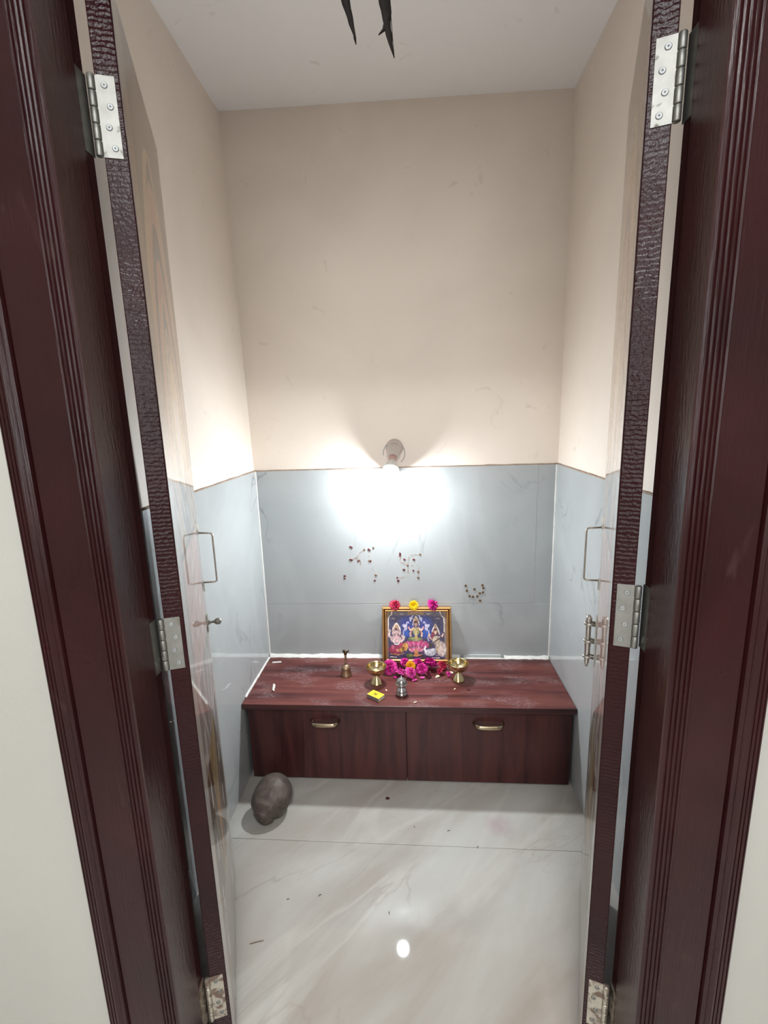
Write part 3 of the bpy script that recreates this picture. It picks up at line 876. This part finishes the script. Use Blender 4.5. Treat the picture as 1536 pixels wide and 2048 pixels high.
    line([(1228, 712), (1130, 780), (1000, 885)], 30, (66, 48, 48)); line([(1222, 706), (1120, 778), (990, 872)], 8, (168, 156, 152)); el(1020, 872, 46, 34, (70, 48, 46), -38); el(1222, 716, 22, 18, (88, 62, 58))
    line([(1050, 1098), (1190, 1098)], 16, (224, 212, 206)); line([(1120, 1060), (1300, 1040)], 14, (176, 150, 150))
    c += (n1 * 14 + n2 * 26 + n3 * 34)[..., None]
    return np.clip(c, 0, 255)
PW, PH = 230, 180
_img = paint_picture(PW, PH)
raster_mesh('print', PW, PH, lambda i, j: (-FWD / 2 + .0175 + i * (FWD - .035), .008, .0175 + j * (FHT - .035)), lambda i, j: _img[int(round(j * PH)), int(round(i * PW))], M['picture'], pic)

# ------------------------------------------------------------------ flowers
def petal(bm, R_, base, l, w, tilt, cup, curl, nu=3, nv=4):
    g = []
    for j in range(nv + 1):
        v = j / nv; row = []
        wd = w * (math.sin(PI * min(1, .15 + .8 * v)) ** .7)
        ang = tilt + curl * v * v
        for i in range(nu + 1):
            u = i / nu * 2 - 1
            p = Vector((u * wd / 2, l * v * math.sin(ang) - cup * l * u * u * math.cos(ang), l * v * math.cos(ang) + cup * l * u * u * math.sin(ang)))
            row.append(bm.verts.new(R_ @ p + base))
        g.append(row)
    for a, b in zip(g, g[1:]):
        for i in range(nu): bm.faces.new((a[i], a[i + 1], b[i + 1], b[i]))

def rose_mesh(r, seed, layers=4):
    rnd = random.Random(seed); bm = B()
    for ly in range(layers):
        q = ly / (layers - 1); n = 4 + ly * 2
        for k in range(n):
            a = 2 * PI * k / n + ly * .7 + rnd.uniform(-.2, .2)
            R_ = Matrix.Rotation(a, 3, 'Z')
            petal(bm, R_, R_ @ Vector((0, r * .04 + r * .22 * q, -.25 * r * q)), r * (.98 - .06 * q) * rnd.uniform(.9, 1.1), r * (.62 + .5 * q), .02 + .62 * q + rnd.uniform(-.08, .08), -.26 + .06 * q, .25 + .55 * q)
    return bm
def daisy_mesh(r, seed):
    rnd = random.Random(seed); bm = B()
    for ly, (n, tl, l) in enumerate(((8, .15, .55), (12, .5, .75), (16, .85, .92), (18, 1.2, 1.0), (18, 1.6, 1.0))):
        for k in range(n):
            R_ = Matrix.Rotation(2 * PI * k / n + ly * .4 + rnd.uniform(-.1, .1), 3, 'Z')
            petal(bm, R_, Vector((0, 0, 0)), r * l * rnd.uniform(.9, 1.05), r * .36, tl + rnd.uniform(-.08, .08), .12, .25, 2, 3)
    return bm
def flower(name, bm, mat, loc, rot, label, group=None, cat='flower', sep=True, r=.02):
    root = tag(empty(name, loc), label, cat, group); root.rotation_euler = rot
    o = obj('petals', bm, mat, root, True, False)
    if sep:
        obj('sepal', lathe(B(), [(0, -.16 * r), (.22 * r, -.1 * r), (.34 * r, .06 * r), (.2 * r, .16 * r), (0, .2 * r)], 10), M['sepal'], root, True)
    return root
# three on the top edge of the frame (top edge at about y 2.05, z .588)
TZ = ZS + FHT * math.cos(TILT); TY = 2.0 + FHT * math.sin(TILT)
flower('rose', rose_mesh(.021, 1, 4), M['rose_red'], (-.095, TY + .006, TZ + .008), (.75, .1, .3), 'small crimson rose on the top edge of the gold frame', 'flowers on the picture frame', r=.023)
flower('chrysanthemum', daisy_mesh(.023, 2), M['yellow'], (-.013, TY - .004, TZ + .010), (1.15, 0, 0), 'yellow chrysanthemum on the middle of the top edge of the gold frame', 'flowers on the picture frame', r=.023)
flower('rose', rose_mesh(.023, 3, 4), M['magenta'], (.070, TY + .002, TZ + .010), (.85, -.1, 1.2), 'magenta rose on the top edge of the gold frame', 'flowers on the picture frame', r=.026)
G = 'flowers heaped below the picture'
heap = [
    ('rose', 'magenta', (-.120, 1.920), .029, .014, (.55, -.5, .4), 'large magenta rose beside the brass goblet at one end of the heap'),
    ('rose', 'rose_dark', (-.084, 1.962), .017, .012, (.5, .2, 2.2), 'dark maroon rose tucked behind the largest magenta rose under the picture'),
    ('rose', 'magenta', (-.055, 1.974), .019, .022, (.7, .0, 1.0), 'magenta rose behind the yellow flower, against the frame'),
    ('chrysanthemum', 'amber', (-.030, 1.934), .023, .026, (.95, 0, .3), 'yellow chrysanthemum in the middle of the flower heap'),
    ('rose', 'pink', (-.072, 1.896), .019, .010, (.5, -.3, 3.0), 'pale pink rose lying in front of the heap beside the yellow flower'),
    ('rose', 'pink', (-.028, 1.884), .022, .010, (.75, .2, .8), 'bright pink rose lowest in front of the yellow flower'),
    ('rose', 'magenta', (.002, 1.968), .022, .020, (.6, .1, 1.8), 'magenta rose against the frame behind the heap middle'),
    ('rose', 'magenta', (.018, 1.922), .022, .014, (.65, -.2, .2), 'magenta rose next to the yellow flower in the heap'),
    ('rose', 'magenta', (.056, 1.954), .027, .018, (.7, .25, 2.6), 'full magenta rose at the wide end of the heap'),
    ('rose', 'rose_red', (.106, 1.962), .019, .020, (.3, .5, .5), 'crimson rosebud standing apart beside the far brass goblet'),
    ('rose', 'rose_dark', (.044, 1.892), .014, .008, (.5, .3, 1.2), 'small dark red rose in front of the full magenta rose'),
    ('rose', 'rose_red', (.094, 1.912), .014, .010, (.8, .6, 4.0), 'small crimson rose lying beside the crimson rosebud'),
    ('rosebud', 'pink', (.128, 1.897), .011, .006, (.9, .4, 1.0), 'tiny pink rosebud on the cabinet top near the far brass goblet'),
]
for i, (nm, mt, (x, y), r, z, rot, lb) in enumerate(heap):
    bm = daisy_mesh(r, 20 + i) if nm == 'chrysanthemum' else rose_mesh(r, 20 + i, 4 if r > .015 else 3)
    root = flower(nm, bm, M[mt], (x, y, ZS + z), rot, lb, G, r=r)
    # settle on the cabinet top
    bpy.context.view_layer.update()
    Rm = root.rotation_euler.to_matrix()
    zmin = min((Rm @ v.co).z for ch in root.children for v in ch.data.vertices)
    root.location.z = ZS - zmin + (0 if i not in (2, 3, 6) else .004) + .0003
for i, (x, y, rz, mt) in enumerate(((-.095, 1.885, .3, 'magenta'), (.018, 1.880, 1.4, 'pink'), (.084, 1.893, 2.2, 'flake'), (.140, 1.925, .9, 'flake'), (-.012, 1.862, 2.0, 'pink'))):
    bm = B(); petal(bm, Matrix.Identity(3), Vector((0, -.009, .0006)), .02, .016, 1.45, .10, .25)
    o = obj('fallen_petal', bm, M[mt], None, True, False); o.location = (x, y, ZS + .0002); o.rotation_euler = (0, 0, rz)
    zmin = min(v.co.z for v in o.data.vertices); o.location.z = ZS - zmin + .0002
    tag(o, ['magenta petal lying near the brass goblet and largest rose', 'pink petal lying in front of the small dark red rose', 'pale petal at the end of the flower heap by the crimson rosebud',
            'pale petal lying just beside the far brass goblet', 'pink petal fallen nearest the silver pot'][i], 'petal', 'loose petals around the flower heap')

# ------------------------------------------------------------------ brass goblet lamps
def goblet():
    root = empty('brass_goblet', (0, 0, 0))
    prof = [(0, 0), (.024, 0), (.0245, .002), (.0235, .004), (.0205, .010), (.0145, .019), (.0085, .0265), (.0064, .030), (.0066, .0315), (.0092, .0325), (.0072, .0345), (.0095, .0365)]
    obj('foot', lathe(B(), prof + [(0, .0365)], 36), M['brass'], root, True)
    out = [(.0095, .036), (.020, .0385), (.029, .045), (.0345, .054), (.0366, .064), (.0378, .0685), (.0374, .070)]
    inn = [(.0358, .0690), (.0345, .064), (.0325, .0555), (.0272, .0475), (.019, .0418), (.008, .0396), (0, .0393)]
    obj('bowl', lathe(B(), [(0, .036)] + out + inn, 40), M['brass'], root, True)
    obj('wick_holder', lathe(B(), [(0, .039), (.0052, .0392), (.0044, .042), (.0026, .0435), (.0026, .047), (.0034, .0485), (.0016, .0492), (0, .0485)], 16), M['bronze'], root, True)
    return root
g1 = goblet(); g1.location = (-.168, 1.842, ZS)
g1.scale = (1.12, 1.12, 1.1)
tag(g1, 'brass goblet lamp standing between the hand bell and the flower heap', 'oil lamp', 'brass goblet lamps')
g2 = copy_tree(g1); g2.location = (.166, 1.874, ZS); g2.rotation_euler = (0, 0, 1)
tag(g2, 'brass goblet lamp in front of the frame corner farther from the hand bell', 'oil lamp', 'brass goblet lamps')

# ------------------------------------------------------------------ hand bell
bell = tag(empty('hand_bell', (-.303, 1.900, ZS)), 'small aged brass hand bell with a dark figure on top of its handle', 'bell')
obj('bell_body', lathe(B(), [(0, .004), (.0175, .002), (.0205, 0), (.0210, .0015), (.0188, .008), (.0168, .018), (.0152, .028), (.0152, .0295), (.0165, .031), (.0150, .033), (.0152, .036), (.0140, .038), (.0105, .044), (.005, .0475), (0, .048)], 32), M['brass_old'], bell, True)
obj('handle', lathe(B(), [(0, .047), (.0055, .047), (.0036, .051), (.0034, .056), (.0054, .0585), (.0036, .061), (.0034, .069), (.0052, .072), (.0036, .0745), (.0034, .084), (.0058, .087), (.004, .089), (0, .089)], 20), M['brass_old'], bell, True)
bm = B()
bmesh.ops.create_uvsphere(bm, u_segments=12, v_segments=8, radius=1, matrix=Matrix.Translation((0, 0, .096)) @ Matrix.Diagonal((.0062, .0058, .009, 1)))
bmesh.ops.create_uvsphere(bm, u_segments=10, v_segments=8, radius=1, matrix=Matrix.Translation((-.005, -.001, .1045)) @ Matrix.Diagonal((.0055, .0045, .0048, 1)))
for s in (-1, 1):
    tube(bm, [(s * .003, 0, .097), (s * .008 + .002, .001, .101), (s * .0095 + .003, .001, .106)], [.003, .0036, .0012], 8)
obj('figure', bm, M['bronze'], bell, True)
obj('clapper', lathe(B(), [(0, .001), (.003, .002), (.004, .005), (.003, .008), (.001, .010), (.001, .03), (0, .03)], 10), M['bronze'], bell, True)

bell.scale = (1.2, 1.2, 1.08)
# ------------------------------------------------------------------ silver pot
pot = tag(empty('silver_pot', (-.064, 1.757, ZS)), 'small tarnished silver lidded pot in front of the flower heap', 'pot')
obj('foot', lathe(B(), [(0, 0), (.0215, 0), (.0232, .002), (.0236, .007), (.0222, .011), (.0205, .013), (.0206, .0165), (.0192, .022), (.0150, .0275), (.0115, .0305), (.0110, .033), (0, .033)], 32), M['silver'], pot, True)
obj('cup', lathe(B(), [(0, .0325), (.0112, .0325), (.0160, .037), (.0205, .0435), (.0238, .0465), (.0245, .0485), (.0236, .0502), (0, .0502)], 32), M['silver'], pot, True)
obj('lid', lathe(B(), [(.0205, .0502), (.0208, .053), (.0200, .0590), (.0172, .0655), (.0115, .0705), (.0060, .0728), (.0042, .0745), (.0034, .078), (.0014, .082), (0, .0828)], 32), M['silver'], pot, True)

# ------------------------------------------------------------------ match box
mb = tag(empty('matchbox', (-.164, 1.733, ZS), -.62), 'yellow matchbox lying in front of the brass goblet', 'matchbox')
bm = B()
box(bm, -.0235, .0235, -.0160, .0160, 0, .0006); box(bm, -.0235, .0235, -.0160, .0160, .0119, .0125)
obj('sleeve', bm, M['match_yellow'], mb)
obj('tray', bx(-.0245, .0238, -.0150, .0150, .0007, .0117, bev=.0003), M['match_tray'], mb)
for y in (-.0162, .0156): obj('striker', bx(-.0235, .0235, y, y + .0006, 0, .0125), M['match_side'], mb)
bm = B()
for k in range(3):
    for j in range(3):
        if (k + j) % 2 == 0: box(bm, -.0085 + k * .0048, -.0040 + k * .0048, -.0062 + j * .0042, -.0022 + j * .0042, .0125, .01262)
box(bm, -.0062, .0042, -.0045, .0048, .0125, .01258)
obj('emblem', bm, M['emblem'], mb)

mb.scale = (1.22, 1.22, 1.15)
# ------------------------------------------------------------------ scraps on the cabinet top
bm = B(); g = []
for k in range(9):
    q = k / 8; x = -.010 + .022 * q + .003 * math.sin(q * 6); y = .030 - .062 * q; w = .0045 * math.sin(PI * (.15 + .7 * q)) + .001
    z = .0008 + .006 * math.sin(q * 5) ** 2
    g.append([bm.verts.new((x - w, y, z + .002)), bm.verts.new((x, y, z)), bm.verts.new((x + w, y, z + .0035))])
for a, b in zip(g, g[1:]):
    for i in range(2): bm.faces.new((a[i], a[i + 1], b[i + 1], b[i]))
o = obj('paper_scrap', bm, M['paper'], None, True, False); o.location = (-.588, 1.790, ZS)
md = o.modifiers.new('t', 'SOLIDIFY'); md.thickness = .0006
tag(o, 'curled white paper strip lying alone on the empty end of the cabinet top', 'paper scrap')
o = obj('putty_crumb', bx(-.022, .018, -.005, .004, 0, .004, bev=.0012), M['grout']); o.location = (-.632, 2.006, ZS); o.rotation_euler = (0, 0, .15)
tag(o, 'white crumb of putty by the wall at the bell end of the cabinet top', 'crumb')
for i, (x, y, rz, l, lb) in enumerate(((-.127, 1.785, .4, .013, 'pale flake lying between the brass goblet and the silver pot'), (-.010, 1.702, -.9, .014, 'pale flake near the front edge beside the silver pot'),
                                (.147, 1.800, -.7, .012, 'pale flake in front of the brass goblet on the open side'))):
    bm = B(); petal(bm, Matrix.Identity(3), Vector((0, -l / 2, .0004)), l, l * .5, 1.5, .16, .1, 2, 3)
    o = obj('pale_flake', bm, M['flake'], None, True, False); zmin = min(v.co.z for v in o.data.vertices)
    o.location = (x, y, ZS - zmin + .0002); o.rotation_euler = (0, 0, rz)
    tag(o, lb, 'flake', 'pale flakes on the cabinet top')
bm = B(); petal(bm, Matrix.Identity(3), Vector((0, -.008, .0004)), .017, .012, 1.45, .16, .2, 2, 3)
o = obj('dried_petal', bm, M['petal_floor'], None, True, False); zmin = min(v.co.z for v in o.data.vertices); o.location = (.200, 1.800, ZS - zmin + .0002)
tag(o, 'dark dried petal on the cabinet top beyond the brass goblet', 'petal')

# ------------------------------------------------------------------ dotted marks on the tiles
def blob(bm, x, z, rx, rz, h, rot=0, seed=0):
    seg = 9; r0 = []; r1 = []
    for k in range(seg):
        a = 2 * PI * k / seg; q = 1 + .28 * noise.noise((math.cos(a) * 1.3 + seed, math.sin(a) * 1.3, seed * .7))
        px, pz = rx * q * math.cos(a), rz * q * math.sin(a)
        px, pz = px * math.cos(rot) - pz * math.sin(rot), px * math.sin(rot) + pz * math.cos(rot)
        r0.append(bm.verts.new((x + px, 0, z + pz))); r1.append(bm.verts.new((x + px * .7, -h, z + pz * .7)))
    for k in range(seg): bm.faces.new((r0[k], r0[(k + 1) % seg], r1[(k + 1) % seg], r1[k]))
    bm.faces.new(r1); bm.faces.new(r0[::-1])
    return bm
def smear(bm, pts, w, seed):
    pts = [Vector((p[0], 0, p[1])) for p in pts]; out = []
    for a, b in zip(pts, pts[1:]):
        out += [a.lerp(b, k / 6) for k in range(6)]
    out.append(pts[-1])
    for k in range(len(out)):
        if noise.noise((k * .9, seed, 1)) > -.12:
            p = out[k]; j = Vector((noise.noise((k, seed, 3)), 0, noise.noise((k, seed, 8)))) * .006
            blob(bm, p.x + j.x, p.z + j.z, w * random.uniform(.6, 1.3), w * random.uniform(.5, 1.1), .00008, random.uniform(0, 3), k + seed)
    return bm
def mark(loc, dots, smears, label, mat, rad, ring=False):
    root = tag(empty('dotted_mark', (loc[0], YB - .0004, loc[1])), label, 'wall mark', 'dotted marks on the back wall tiles')
    for k, (x, z) in enumerate(dots):
        bm = B(); x -= loc[0]; z -= loc[1]
        if ring:
            a = [(x + rad * math.cos(q), -.0006, z + rad * 1.15 * math.sin(q)) for q in np.linspace(0, 2 * PI, 11)]
            tube(bm, a, .0014, 5); blob(bm, x, z, rad * .9, rad, .0007, 0, k)
        else:
            blob(bm, x, z, rad * random.uniform(.8, 1.25), rad * random.uniform(.7, 1.0), .0016, random.uniform(-.6, .6), k * 1.7)
        obj('dab', bm, mat[k % len(mat)], root)
    if smears:
        bm = B()
        for i, s_ in enumerate(smears): smear(bm, [(x - loc[0], z - loc[1]) for x, z in s_], 0.0036, i * 3.1 + loc[0] * 40)
        o = obj('smear', bm, M['smear'], root); o['label'] = 'faint pale smear'; o['kind'] = 'stuff'
R2 = [M['dab_red'], M['dab_red'], M['dab_brown']]
mark((-.245, .79), [(-.285, .861), (-.279, .857), (-.224, .847), (-.201, .844), (-.205, .848), (-.184, .855), (-.288, .802), (-.281, .800), (-.248, .799), (-.253, .796), (-.199, .795), (-.205, .797), (-.316, .727), (-.317, .716), (-.177, .729), (-.183, .705)],
     [[(-.244, .834), (-.224, .847)], [(-.26, .811), (-.244, .834)], [(-.26, .811), (-.248, .799), (-.244, .778)], [(-.281, .80), (-.26, .811)], [(-.206, .818), (-.199, .795)], [(-.19, .77), (-.18, .729)]],
     'dotted letter-like mark of red paste nearest the left wall on the back tiles', R2, .0052)
mark((-.034, .77), [(-.068, .828), (-.068, .821), (.019, .823), (-.05, .801), (-.009, .80), (-.036, .774), (-.053, .754), (-.012, .75), (.009, .745), (-.083, .718), (-.079, .703), (.009, .717)],
     [[(-.068, .828), (-.07, .792), (-.036, .774)], [(-.036, .774), (-.027, .819), (.019, .823)], [(-.036, .774), (.011, .776), (.009, .717)], [(-.036, .774), (-.033, .723), (-.081, .716)]],
     'dotted swastika mark of red paste in the middle of the back tiles above the picture', R2, .0052)
mark((.255, .65), [(.215, .679), (.22, .656), (.232, .631), (.247, .628), (.266, .63), (.276, .644), (.289, .648), (.291, .668), (.287, .681), (.253, .663), (.278, .61)], None,
     'dotted curved mark of small brown rings beside the picture frame', [M['dab_brown']], .0042, True)

# ------------------------------------------------------------------ stone on the floor
bm = B()
bmesh.ops.create_icosphere(bm, subdivisions=5, radius=1)
for v in bm.verts:
    p = v.co.copy()
    n_ = 1 + .05 * noise.noise(p * 1.1 + Vector((3, 1, 2))) + .012 * noise.noise(p * 4)
    gq = math.exp(-((p.y + .66 - .10 * p.x) / .085) ** 2)                 # groove that sets off the small lobe at the foot
    lob = max(0, -p.y - .70) * .5
    w = (1 + .12 * p.y) * (1 - .20 * gq) * (1 - .3 * lob)
    v.co = Vector((p.x * .069 * w + .02 * lob * 2, p.y * .086, p.z * .062 * w)) * n_
Rst = (Matrix.Rotation(-.42, 3, 'Z') @ Matrix.Rotation(.50, 3, 'X'))
for v in bm.verts: v.co = Rst @ v.co
zmin = min(v.co.z for v in bm.verts)
for v in bm.verts: v.co.z = max(v.co.z, zmin + .004) - zmin - .004
o = obj('stone', bm, M['stone'], None, True); o.location = (-.541, 1.518, .0002)
tag(o, 'dark grey rounded stone on the floor against the cabinet corner', 'stone')

# ------------------------------------------------------------------ specks on the floor
bm = blob(B(), 0, 0, .0078, .0062, .003, 0, 2); bmesh.ops.rotate(bm, verts=bm.verts, cent=(0, 0, 0), matrix=Matrix.Rotation(-PI / 2, 3, 'X'))
o = obj('dried_petal', bm, M['petal_floor']); o.location = (-.121, 1.603, .0001)
tag(o, 'dark maroon dried petal on the floor in front of the cabinet', 'petal')
o = obj('stick_fragment', tube(B(), [(-.018, -.0055, .0012), (0, .0006, .0014), (.018, .0055, .0012)], .0010, 6), M['stick']); o.location = (-.456, 1.063, 0)
tag(o, 'thin broken incense stick on the floor by the printed door with the knob', 'stick')
for i, (x, y, sz, rot, lb) in enumerate(((-.306, 1.207, .0055, .6, 'curved dark speck on the floor between the stick and the bulb reflection'), (-.093, 1.164, .0045, 1.5, 'dark speck on the floor beside the bulb reflection'),
                                 (.098, 1.463, .005, .2, 'dark speck on the floor just past the tile joint'), (.19, 1.400, .006, 1.1, 'brown speck on the tile joint'),
                                 (-.40, 1.19, .004, .3, 'tiny speck on the floor nearest the stick fragment'), (-.02, 1.475, .004, 2.0, 'tiny speck on the floor behind the tile joint, mid room'))):
    bm = B(); tube(bm, [(-sz, -sz * .3, .0009), (0, sz * .35, .0013), (sz, -sz * .1, .0009)], [.0006, .0010, .0006], 6)
    o = obj('speck', bm, M['debris']); o.location = (x, y, 0); o.rotation_euler = (0, 0, rot)
    tag(o, lb, 'speck', 'specks of debris on the floor')

# ------------------------------------------------------------------ dried leaves hanging in the doorway
thr = obj('hanging_thread', tube(B(), [(JL + .0, FY + .006, 2.058)] + [(JL + (JR - JL) * k / 12, FY - .012 + .004 * math.cos(k), 2.045 - .030 * math.sin(PI * k / 12)) for k in range(1, 12)] + [(JR, FY + .006, 2.058)], .0012, 6), M['thread'], None, True)
tag(thr, 'thin thread strung across the top of the door frame holding dried leaves', 'thread')
def leaf(loc, L, w, twist, tipx, seed, extra=False):
    root = empty('dried_leaf', loc)
    bm = B(); g = []
    N = 22
    for j in range(N + 1):
        q = j / N
        wd = w * (math.sin(PI * min(1, .12 + .88 * q)) ** .9 if q < .5 else (1 - ((q - .5) / .5) ** 1.5) * .97 + .03) * (1 + .16 * noise.noise((q * 9, seed, 0)))
        cx = tipx * q ** 3 + .003 * noise.noise((q * 4, seed, 2)); z = -L * q
        a = twist * q + .5
        row = []
        for i in range(5):
            u = (i / 4 - .5) * 2
            fold = abs(u) * .9
            x = u * wd * .5 * math.cos(fold * .9); y = abs(u) * wd * .5 * .8 + .002 * noise.noise((u * 2, q * 12, seed))
            row.append(bm.verts.new((cx + x * math.cos(a) - y * math.sin(a), x * math.sin(a) + y * math.cos(a), z)))
        g.append(row)
    for a, b in zip(g, g[1:]):
        for i in range(4): bm.faces.new((a[i], a[i + 1], b[i + 1], b[i]))
    o = obj('blade', bm, M['leaf'], root, True, False)
    md = o.modifiers.new('t', 'SOLIDIFY'); md.thickness = .0007
    obj('midrib', tube(B(), [(tipx * (k / 10) ** 3, -.0006, -L * k / 10 * .98) for k in range(11)], [.0012 - .0009 * k / 10 for k in range(11)], 5), M['leaf'], root, True)
    obj('stalk', tube(B(), [(0, 0, .002), (0, .003, .02), (0, .006, .036 )], .0012, 6), M['leaf'], root, True)
    if extra:
        obj('curled_tip', tube(B(), [(-.001, -.001, -L * .74), (-.006, -.002, -L * .83), (-.0125, -.002, -L * .86)], [.003, .0022, .0006], 6), M['leaf'], root, True)
    return root
l1 = leaf((-.0695, .676, 1.985), .146, .023, .5, .009, 3)
tag(l1, 'shorter dark dried leaf hanging from the top of the doorway, tip bent aside', 'leaf', 'dried leaves hanging in the doorway')
l2 = leaf((-.021, .676, 1.985), .163, .031, .9, .005, 8, True)
tag(l2, 'longer wider dark dried leaf hanging from the top of the doorway,, tip curled', 'leaf', 'dried leaves hanging in the doorway')
